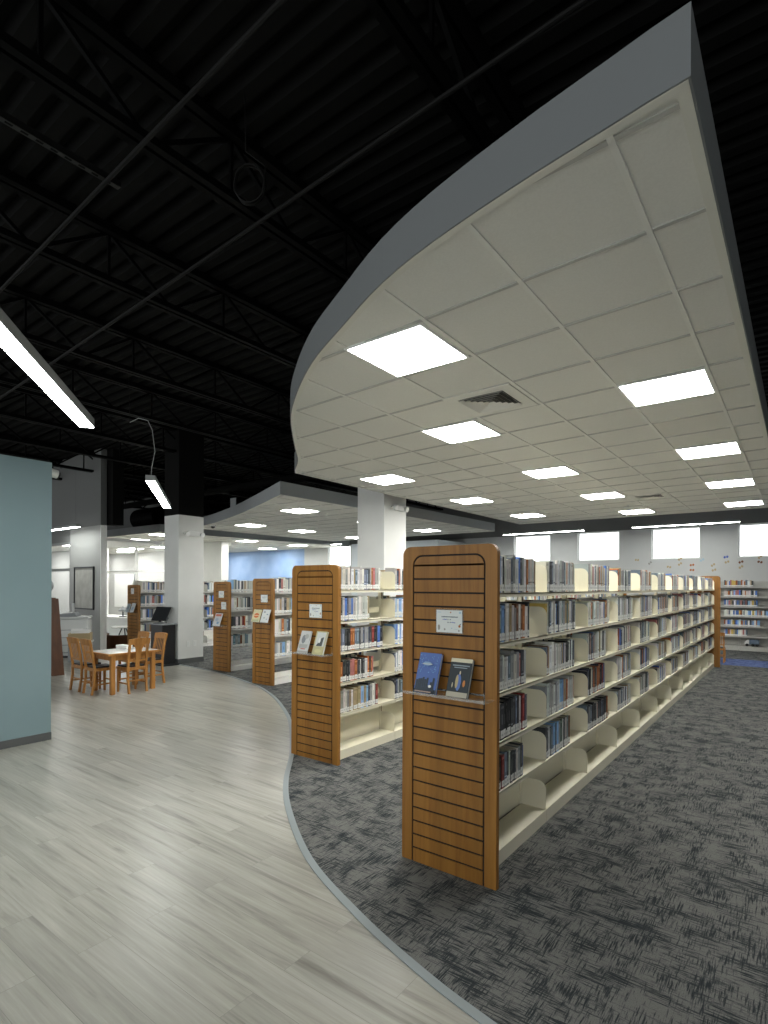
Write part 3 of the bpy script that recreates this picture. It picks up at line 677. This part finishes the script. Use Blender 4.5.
# ------------------------------------------------------------------ signs and displays on the end panels
def sign(x, y, z, w, h, label, seed, lines=True):
    t = thing('shelf_sign', label, 'sign', (x,y,z), 0, 'white signs in clear holders on the end panels')
    MB().box(-w/2-.006,w/2+.006,-.006,0,-h/2-.006,h/2+.006,'acrylic').build('holder', t)
    MB().box(-w/2,w/2,-.0075,-.0062,-h/2,h/2,'paper').build('paper', t)
    q = random.Random(seed); m1 = MB(); e = -.0078
    def bx(x0,x1,z0,z1,m): m1.face([(x0,e,z0),(x1,e,z0),(x1,e,z1),(x0,e,z1)], m)
    def words(cx, z, wd, hh, m):
        x = cx-wd/2
        while x < cx+wd/2:
            l = q.uniform(.35,.6)*hh; bx(x, x+l, z-hh*q.choice((.5,.5,.5,.75)), z+hh*q.choice((.5,.5,.8)), m); x += l+hh*.22
    words(-w*.13, h*.20, w*.35, h*.045, 'ink'); words(w*.20, h*.20, w*.28, h*.045, 'ink')
    words(-w*.17, h*.085, w*.16, h*.04, 'ink_blue'); bx(-w*.06,-w*.03,h*.06,h*.11,'ink'); bx(w*.03,w*.06,h*.06,h*.11,'ink')
    bx(-w*.06,-w*.02,-h*.07,-h*.02,'ink'); bx(w*.03,w*.06,-h*.07,-h*.02,'ink'); words(w*.15, -h*.045, w*.13, h*.04, 'ink_blue')
    for u, v, a, b_, m in ((-.40,.40,.20,.03,'ink_light'),(.42,.40,.09,.10,'ink_light'),(-.40,-.28,.10,.26,'ink_grey'),(-.17,-.36,.07,.10,'ink_grey'),(.06,.40,.05,.07,'ink_orange'),(.40,-.20,.09,.12,'ink_orange'),(.43,-.12,.05,.06,'ink'),(.10,-.30,.06,.05,'ink_light'),(.26,-.33,.18,.02,'ink_light'),(.38,-.40,.06,.10,'ink_grey')):
        m1.prism([(u*w+a*w/2*math.cos(k*PI/4), v*h+b_*h/2*math.sin(k*PI/4)) for k in range(8)], e, e+.0004, m, 'y')
    m1.build('printing', t)
sign(-1.520, B1y, 1.376, .160,.122, 'white sign on the nearest oak end panel', 1)
sign(-3.465, B2y, 1.340, .150,.120, 'white sign on the second oak end panel', 2)
sign(B3x+.04, B3y, 1.36, .155,.115, 'white sign above the brochures on the third end panel', 3)
sign(B4x+.005, B4y, 1.40, .15,.12, 'upper small white sign on the fourth end panel', 4)
sign(B4x+.075, B4y, 1.195, .14,.13, 'lower small white sign on the fourth end panel', 5)
sign(B5x-.02, B5y, 1.42, .13,.13, 'small white sign on the farthest end panel', 6)
def tray(x, y, z, w, label, d=.128):
    m1 = MB().box(-w/2,w/2,-d,0,0,.003,'acrylic').box(-w/2,w/2,-d,-d+.003,.003,.016,'acrylic').box(-w/2,w/2,-.003,0,.003,.03,'acrylic')
    o = m1.build('display_tray'); o.location = (x,y+.004,z); return tag(o, label, 'display tray', 'clear trays on the end panels')
def display_book(x, y, z, w, h, th, label, decor, tilt=.34, rz=0, pagecol='paper', cover=(.1,.1,.1)):
    """leans back against the slat wall, standing on the tray"""
    y += .079-(h*math.sin(tilt)+th*math.cos(tilt)+.006); z += th*math.sin(tilt)+.001
    t = thing('displayed_book', label, 'book', (x,y,z), rz)
    t.rotation_euler = (-tilt, 0, rz)
    m1 = MB(); m1.box(-w/2,w/2,-.0,.0015,0,h,'book',cover); m1.box(-w/2,-w/2+.002,0,th,0,h,'book',cover); m1.box(-w/2,w/2,th-.0015,th,0,h,'book',cover); m1.build('cover', t)
    MB().box(-w/2+.002,w/2-.003,.0016,th-.0016,.003,h-.003,'paper').build('pages', t)
    m1 = MB()
    for poly, c in decor: m1.face([(px*w-w/2, -.0006-.0002*(k_ if (k_:=decor.index((poly,c))) else 0), pz*h) for px, pz in poly], 'book', c)
    m1.build('cover_print', t); return t
def rct(x0,x1,z0,z1): return [(x0,z0),(x1,z0),(x1,z1),(x0,z1)]
def ell(cx,cz,a,b_,n=10): return [(cx+a*math.cos(2*PI*k/n), cz+b_*math.sin(2*PI*k/n)) for k in range(n)]
tray(-1.50, B1y, .978, .50, 'clear acrylic tray on the nearest end panel')
sk = [(rct(0,1,0,.10),(.03,.04,.05))]
rr = random.Random(5)
for k in range(9): x0 = .04+k*.095; sk.append((rct(x0,x0+.09,.06,.16+rr.uniform(.02,.24)),(.05,.065,.085)))
st = [(rct(*(lambda a,b_:(a,a+.025,b_,b_+.014))(rr.uniform(.05,.9),rr.uniform(.5,.93))),(.25,.5,.75)) for k in range(46)]
display_book(-1.622, B1y-.080, .9815, .138,.222,.018,'blue book with dark skyline cover leaning on the nearest end panel',
   sk+st+[(ell(.47,.72,.2,.05),(.28,.42,.6)),(rct(.25,.7,.70,.72),(.5,.55,.5)),(ell(.75,.17,.07,.035),(.8,.8,.75)),(rct(.1,.85,.015,.045),(.4,.3,.25))], cover=(.10,.17,.42))
display_book(-1.428, B1y-.078, .9815, .128,.205,.020,'dark book with pale top band, right on the nearest end panel',
   [(rct(0,1,.90,1),(.66,.62,.45)),(rct(.02,.98,.0,.13),(.45,.42,.33)),(rct(.12,.9,.80,.83),(.25,.3,.33)),(rct(.2,.8,.75,.77),(.3,.36,.4)),
    (ell(.5,.38,.12,.22),(.12,.2,.45)),(ell(.42,.40,.07,.18),(.45,.38,.22)),(ell(.52,.63,.035,.05),(.6,.52,.38)),(ell(.76,.36,.06,.09),(.5,.2,.06)),(ell(.24,.3,.03,.07),(.45,.42,.3))], cover=(.035,.045,.05))
tray(-3.47, B2y, .955, .44, 'clear acrylic tray on the second end panel')
display_book(-3.56, B2y-.080, .9585, .125,.205,.012,'pale grey illustrated book leaning left on the second end panel',
   [(ell(.4,.62,.2,.2),(.2,.22,.23)),(ell(.65,.75,.2,.12),(.35,.36,.34)),(rct(.1,.9,.22,.4),(.35,.36,.34)),(rct(.3,.75,.17,.21),(.5,.12,.1)),(rct(0,1,0,.1),(.32,.32,.3))], cover=(.50,.51,.49))
display_book(-3.365, B2y-.078, .9585, .13,.21,.018,'cream book with dark figure cover, right on the second end panel',
   [(rct(.12,.92,.35,.95),(.5,.52,.5)),([(.2,.36),(.75,.36),(.8,.75),(.6,.72)],(.08,.09,.09)),(ell(.45,.6,.1,.12),(.62,.62,.58)),(ell(.5,.15,.3,.08),(.5,.47,.25))], cover=(.42,.39,.22))
tray(B3x-.03, B3y, .985, .46, 'clear tray holding brochures on the third end panel')
display_book(B3x-.095, B3y-.080, .988, .19,.205,.006,'yellowish brochure with orange oval on the third end panel',
   [(ell(.5,.52,.32,.2),(.55,.15,.05)),(rct(.2,.8,.5,.54),(.7,.6,.4)),(rct(.1,.9,.05,.2),(.4,.42,.25)),(ell(.2,.85,.12,.08),(.5,.5,.3))], cover=(.58,.54,.33))
display_book(B3x+.115, B3y-.078, .988, .18,.21,.006,'white speckled brochure, right on the third end panel',
   [(ell(.3,.8,.12,.06),(.2,.24,.26)),(ell(.7,.62,.1,.05),(.2,.3,.34)),(ell(.4,.35,.1,.05),(.3,.34,.34)),(ell(.75,.25,.08,.04),(.25,.3,.34))], cover=(.62,.64,.62))
tray(B4x+.01, B4y, .82, .36, 'clear tray on the fourth end panel')
display_book(B4x-.035, B4y-.080, .823, .20,.24,.010,'white and red book leaning on the fourth end panel',
   [(rct(.1,.9,.76,.93),(.5,.16,.10)),(ell(.4,.5,.25,.14),(.35,.42,.5)),(ell(.65,.25,.18,.1),(.2,.32,.45))], cover=(.52,.54,.54))
tray(B5x, B5y, .93, .44, 'clear tray on the farthest end panel')
display_book(B5x-.13, B5y-.080, .933, .14,.2,.014,'grey blue book leaning left on the farthest end panel', [(ell(.5,.5,.3,.2),(.2,.25,.28))], cover=(.3,.36,.38))
display_book(B5x+.08, B5y-.078, .933, .15,.22,.014,'pale book leaning right on the farthest end panel', [(ell(.5,.4,.3,.2),(.3,.4,.5))], cover=(.55,.56,.55))
# ------------------------------------------------------------------ wooden table and chairs
t = thing('wooden_table', 'low oak table with pale laminate top ringed by wooden chairs', 'table', (-8.07,4.25,0))
a, b_, TZ = .33, .40, .59
m1 = MB().box(-a,a,-b_,b_,TZ-.032,TZ-.003,'chair_wood').box(-a+.03,a-.03,-b_+.03,b_-.03,TZ-.003,TZ,'laminate'); m1.build('tabletop', t, bevel=.004)
for s in (-1,1):
    for q in (-1,1): MB().box(s*(a-.075)-.03,s*(a-.075)+.03,q*(b_-.095)-.03,q*(b_-.095)+.03,0,TZ-.032,'chair_wood').build('leg', t, bevel=.004)
m1 = MB()
for s in (-1,1):
    m1.box(-a+.10,a-.10,s*(b_-.095)-.011,s*(b_-.095)+.011,TZ-.11,TZ-.032,'chair_wood'); m1.box(s*(a-.075)-.011,s*(a-.075)+.011,-b_+.12,b_-.12,TZ-.11,TZ-.032,'chair_wood')
m1.build('apron', t)
o = MB().box(-.11,.11,-.06,.06,0,.055,'bright').build('paper_box', bevel=.004); o.location = (-8.28,4.36,TZ); o.rotation_euler = (0,0,.2); tag(o, 'white box lying on the wooden table', 'box')
def chair(label, loc, rz, splat):
    # faces +Y; rear legs near y=0
    t = thing('wooden_chair', label, 'chair', loc, rz, 'wooden chairs around the low table'); w, dp, sh, hh = .15, .30, .375, .785
    for s in (-1,1):
        x = s*(w-.015)
        m1 = MB(); pts = [(0.0,-.02,0),(0,.012,.22),(0,.015,sh),(0,-.01,.56),(0,-.055,hh)]
        for p, q in zip(pts[:-1], pts[1:]): m1.hexa([(x-.014,p[1]-.014,p[2]),(x+.014,p[1]-.014,p[2]),(x+.014,p[1]+.014,p[2]),(x-.014,p[1]+.014,p[2]),(x*1.04-.014,q[1]-.014,q[2]),(x*1.04+.014,q[1]-.014,q[2]),(x*1.04+.014,q[1]+.014,q[2]),(x*1.04-.014,q[1]+.014,q[2])],'chair_wood')
        m1.build('leg', t)
        MB().hexa([(x-.011,dp-.03,0),(x+.011,dp-.03,0),(x+.011,dp-.008,0),(x-.011,dp-.008,0),(x-.016,dp-.038,sh-.02),(x+.016,dp-.038,sh-.02),(x+.016,dp-.004,sh-.02),(x-.016,dp-.004,sh-.02)],'chair_wood').build('leg', t)
        MB().box(x-.007,x+.007,.02,dp-.03,.13,.15,'chair_wood').build('stretcher', t)
    MB().box(-w+.03,w-.03,dp-.026,dp-.012,.17,.19,'chair_wood').build('stretcher', t); MB().box(-w+.03,w-.03,.002,.014,.17,.19,'chair_wood').build('stretcher', t)
    m1 = MB().box(-w,w,.0,dp+.01,sh-.045,sh-.002,'chair_wood'); m1.build('seat_frame', t, bevel=.004)
    MB().box(-w+.012,w-.012,.03,dp+.002,sh-.002,sh+.022,'charcoal').build('seat_cushion', t, bevel=.008)
    n = 8; top = []
    m1 = MB()
    for k in range(n):
        u0, u1 = -1+2*k/n, -1+2*(k+1)/n; W = w+.014
        def ypos(u, z): return -.056*(z-.56)/(hh-.56)-.012*(1-u*u) if z > .56 else -.01
        f = lambda u: hh+.012*(1-u*u)
        m1.hexa([(u0*W,ypos(u0,.71)-.011,.705),(u1*W,ypos(u1,.71)-.011,.705),(u1*W,ypos(u1,.71)+.011,.705),(u0*W,ypos(u0,.71)+.011,.705),(u0*W,ypos(u0,hh)-.011,f(u0)),(u1*W,ypos(u1,hh)-.011,f(u1)),(u1*W,ypos(u1,hh)+.011,f(u1)),(u0*W,ypos(u0,hh)+.011,f(u0))],'chair_wood')
    m1.build('top_rail', t)
    MB().box(-w+.02,w-.02,-.006,.012,.455,.485,'chair_wood').build('lower_rail', t)
    if splat:
        m1 = MB(); prof = [(.485,.034),(.55,.038),(.64,.050),(.705,.085)]
        for (za,wa),(zb_,wb) in zip(prof[:-1],prof[1:]):
            ya, yb = -.01-.04*(za-.485)/.22, -.01-.04*(zb_-.485)/.22
            m1.hexa([(-wa,ya-.005,za),(wa,ya-.005,za),(wa,ya+.005,za),(-wa,ya+.005,za),(-wb,yb-.005,zb_),(wb,yb-.005,zb_),(wb,yb+.005,zb_),(-wb,yb+.005,zb_)],'chair_wood')
        m1.build('splat', t)
        MB().box(-.034,.034,-.002,.008,sh,.455,'chair_wood').build('splat', t)
    else:
        for k in range(5):
            x = -.088+k*.044; MB().hexa([(x-.0065,-.004,.485),(x+.0065,-.004,.485),(x+.0065,.004,.485),(x-.0065,.004,.485),(x-.0065,-.048,.705),(x+.0065,-.048,.705),(x+.0065,-.040,.705),(x-.0065,-.040,.705)],'chair_wood').build('slat', t)
    return t
ca = chair('leftmost wooden slat-back chair at the low table', (-8.535,3.77,0), .02, False)
dup(ca, (-8.125,3.765,0), -.03, 'second wooden slat-back chair, nearest the table front corner')
dup(ca, (-8.26,4.91,0), PI+.02, 'wooden slat-back chair beyond the table by the black kiosk')
dup(ca, (-8.70,4.86,0), PI-.03, 'wooden chair half hidden behind the table, before the farthest oak panel')
chair('wooden splat-back chair with its back towards the camera', (-7.695,4.25,0), PI/2+.03, True)
k = dup(ca, (-1.36,13.35,0), 0, 'small wooden chair peeking out behind the nearest bookcase far end', None, .8)
if 'group' in k: del k['group']
# ------------------------------------------------------------------ left background furniture
# copier
t = thing('photocopier', 'white office photocopier by the framed board', 'copier', (-12.72,5.55,0), 1.0)
MB().box(-.33,.33,-.30,.30,.04,.82,'machine').build('body', t, bevel=.012)
MB().box(-.30,.30,-.28,.28,0,.05,'black_plastic').build('plinth', t)
MB().box(-.36,.34,-.31,.31,.83,.87,'machine').build('scanner_lid', t, bevel=.01)
MB().hexa([(-.36,-.30,.875),(.12,-.30,.875),(.12,.28,.875),(-.36,.28,.875),(-.34,-.26,.93),(.06,-.24,.96),(.06,.24,.96),(-.34,.24,.93)],'machine_grey').build('document_feeder', t)
MB().box(.02,.24,-.36,-.305,.56,.62,'bright').build('output_tray', t); MB().box(-.29,.31,-.304,-.3,.10,.60,'machine_grey').build('drawer_recess', t)
for z in (.12,.28,.44): MB().box(-.28,.30,-.312,-.302,z,z+.145,'machine').build('paper_drawer', t, bevel=.004)
MB().box(-.40,-.335,-.25,.2,.60,.74,'machine_grey').build('side_tray', t)
t2_ = MB().box(-.02,.02,-.02,.02,.97,1.16,'machine').build('status_mast', t)
o = MB().box(-.20,.20,-.16,.16,0,.16,'tan').box(-.15,.17,-.13,.13,.16,.22,'bright').build('paper_crate'); o.location = (-11.75,5.27,.42); o.rotation_euler = (0,0,1.0); tag(o, 'tan paper crate with a white stack beside the photocopier', 'crate')
t = thing('side_stand', 'grey low stand under the tan crate', 'stand', (-11.75,5.27,0), 1.0)
MB().box(-.22,.22,-.18,.18,.39,.42,'machine').build('top', t); MB().box(-.20,.20,-.16,.16,0,.39,'machine_grey').build('cabinet', t)
# framed board on the stub wall
t = thing('framed_board', 'black framed grey board on the far left wall above the copier', 'picture', (-13.55,6.2,1.5))
m1 = MB(); x0, x1, za, zb_ = -.56,.42,-.52,.49
for q in ((x0,x1,za,za+.03),(x0,x1,zb_-.03,zb_),(x0,x0+.03,za,zb_),(x1-.03,x1,za,zb_)): m1.box(q[0],q[1],-.035,0,q[2],q[3],'black_plastic')
m1.build('frame', t); MB().box(x0+.03,x1-.03,-.015,-.005,za+.03,zb_-.03,'whiteboard').build('board', t)
# brown tapered stand and globe
t = thing('brown_display_stand', 'tall dark brown tapered stand at the end of the blue wall', 'stand', (-10.4,4.14,0))
MB().prism([(-.40,0),(.225,0),(-.02,1.32),(-.40,1.32)],-.16,.16,'oak_dark','y').build('side_panel', t); MB().box(-.38,-.03,-.12,.12,1.32,1.335,'oak_dark').build('top', t)
t = thing('desk_globe', 'dark grey globe on top of the brown stand', 'globe', (-10.56,4.14,1.335))
MB().lathe([(.07,0),(.07,.012),(.012,.02),(.012,.09)],'black_plastic').build('foot', t); MB().lathe([(.001,.085)]+[(.13*math.sin(k*PI/10),.21-.13*math.cos(k*PI/10)) for k in range(1,10)]+[(.001,.34)],'machine_grey').build('sphere', t, True)
# kiosk with tilted screen
t = thing('catalog_kiosk', 'black computer kiosk in front of the far column', 'kiosk', (-10.02,6.06,0))
MB().box(-.20,.20,-.14,.14,.02,.79,'black_lam').build('cabinet', t); MB().box(-.40,.23,-.17,.17,.79,.81,'machine_grey').build('counter', t); MB().box(-.30,.30,-.17,.17,0,.03,'black_plastic').build('base', t)
t = thing('touch_screen', 'black tilted touch screen on the kiosk', 'monitor', (-10.10,6.04,.81), .35)
MB().lathe([(.13,0),(.13,.015),(.03,.03),(.02,.06)],'black_plastic').build('foot', t)
MB().hexa([(-.17,-.06,.05),(.17,-.06,.05),(.17,-.03,.05),(-.17,-.03,.05),(-.15,.08,.32),(.19,.08,.32),(.19,.11,.32),(-.15,.11,.32)],'black_plastic').build('screen', t, bevel=.006)
MB().tube([(.1,.05,.03),(.14,.06,.10),(.10,.06,.16)],.018,'machine_grey',8).build('arm', t)
o = MB().box(-.22,.22,0,.16,0,.02,'machine').build('small_wall_shelf'); o.location = (-9.95,6.09,.58); o.location = (-9.72,6.08,.58); 
o.location = (-9.9,6.235-.165,.62); tag(o, 'small grey ledge on the far column beside the kiosk', 'shelf'); bpy.data.objects.remove(o)
# low curved bench, counter, round table, whiteboard behind the table
t = thing('curved_bench', 'low dark brown curved bench left of the farthest oak panel', 'bench', (-13.35,7.05,0), .2)
m1 = MB(); n = 14
for k in range(n):
    a0, a1 = PI+.2+k/n*(PI-.4), PI+.2+(k+1)/n*(PI-.4); ro, ri = .52,.46
    P = lambda r, a_, z: (r*math.cos(a_), r*math.sin(a_), z)
    m1.hexa([P(ri,a0,.0),P(ri,a1,.0),P(ro*.93,a1,.0),P(ro*.93,a0,.0),P(ri,a0,.36),P(ri,a1,.36),P(ro,a1,.36),P(ro,a0,.36)],'oak_dark')
m1.build('back', t); MB().lathe([(.45,0),(.45,.22)],'oak_dark',n=24).build('seat', t)
t = thing('round_table', 'small white round table beside the curved bench', 'table', (-14.25,7.5,0))
MB().lathe([(.30,.44),(.31,.45),(.30,.465)],'laminate',n=28).build('tabletop', t)
for k in range(3):
    a_ = k*2*PI/3+.4; MB().tube([(.05*math.cos(a_),.05*math.sin(a_),.44),(.24*math.cos(a_),.24*math.sin(a_),0)],.016,'black_plastic',8).build('leg', t)
t = thing('service_counter', 'long white counter behind the round table', 'counter', (-15.4,8.3,0))
MB().box(-1.6,1.5,-.3,.3,0,.60,'machine').build('cabinet', t); MB().box(-1.65,1.55,-.33,.33,.60,.64,'white').build('worktop', t)
t = thing('desktop_monitor', 'grey monitor standing on the white counter', 'monitor', (-14.55,8.3,.64), .4)
MB().lathe([(.12,0),(.12,.012),(.02,.02),(.02,.14)],'machine_grey').build('foot', t); MB().box(-.28,.28,-.02,.02,.12,.46,'machine_grey').build('screen', t, bevel=.006)
t = thing('desk_lamp', 'small dark desk lamp on the left of the white counter', 'lamp', (-15.65,8.2,.64))
MB().lathe([(.11,0),(.11,.02),(.02,.03),(.02,.18)],'black_plastic').build('stand', t); MB().lathe([(.12,.16),(.13,.20),(.05,.26),(.02,.30)],'machine_grey').build('shade', t)
o = MB().box(-.17,.17,-.12,.12,0,.09,'bright').build('paper_stack', bevel=.004); o.location = (-14.95,8.15,.64); tag(o, 'white paper stack on the white counter', 'paper stack')
t = thing('whiteboard', 'white board hanging inside the glazed office', 'whiteboard', (-26.9,14.2,1.35))
MB().box(-1.0,.9,-.03,0,-.9,.75,'bright').build('board', t); MB().box(.88,.94,-.04,0,-.92,.77,'machine_grey').build('frame', t)
# dark wall box behind bookcase two, wall decals
o = MB().box(-.12,.12,-.06,0,-.16,.16,'truck_blue').build('wall_speaker'); o.location = (-13.65,YB,2.16); tag(o, 'small dark blue box on the back wall left of the near column', 'wall box')
dk = [(637,560,'brown'),(650,563,'grey'),(669,567,'orange'),(680,559,'orange'),(680,564,'tan'),(692,565,'red'),(692,570,'red'),(702,560,'blue'),(713,565,'brown'),(714,570,'tan'),(726,557,'deep blue'),(727,562,'brown'),(741,562,'dark brown'),(741,567,'tan'),(760,557,'brown'),(760,562,'small brown')]
DC = {'brown':'tan','grey':'ink_grey','orange':'tan','tan':'tan','red':'ink_orange','blue':'ink_light','deep blue':'ink_blue','dark brown':'rust','small brown':'rust'}
for i, (u, v, cn) in enumerate(dk):
    # back-project on to the wall
    d_ = fw + r2*((u-384)/F) - u2*((v-CY)/F); tt = YB/d_.y; x, z = d_.x*tt, H+d_.z*tt
    m1 = MB(); q = random.Random(i)
    for s in (-1,1): m1.prism([(s*(.028+.026*math.cos(k*PI/4)), .03*s*.3+.032*math.sin(k*PI/4)) for k in range(8)], -.004, -.001, DC[cn], 'y')
    o = m1.build('wall_decal'); o.location = (x,YB,z); o.rotation_euler = (0,q.uniform(-.6,.6),0)
    tag(o, 'tiny winged decal on the back wall under the windows, %s from the left' % ORD[i+1], 'wall decal', 'small decals under the high windows')
# ------------------------------------------------------------------ light
w = bpy.data.worlds.new('world'); bpy.context.scene.world = w; w.use_nodes = True
bg = w.node_tree.nodes['Background']; bg.inputs[0].default_value = (.95,.98,1,1); bg.inputs[1].default_value = 1.15
sc = bpy.context.scene
sc.view_settings.view_transform = 'Standard'; sc.view_settings.look = 'None'; sc.view_settings.exposure = .42; sc.view_settings.gamma = 1
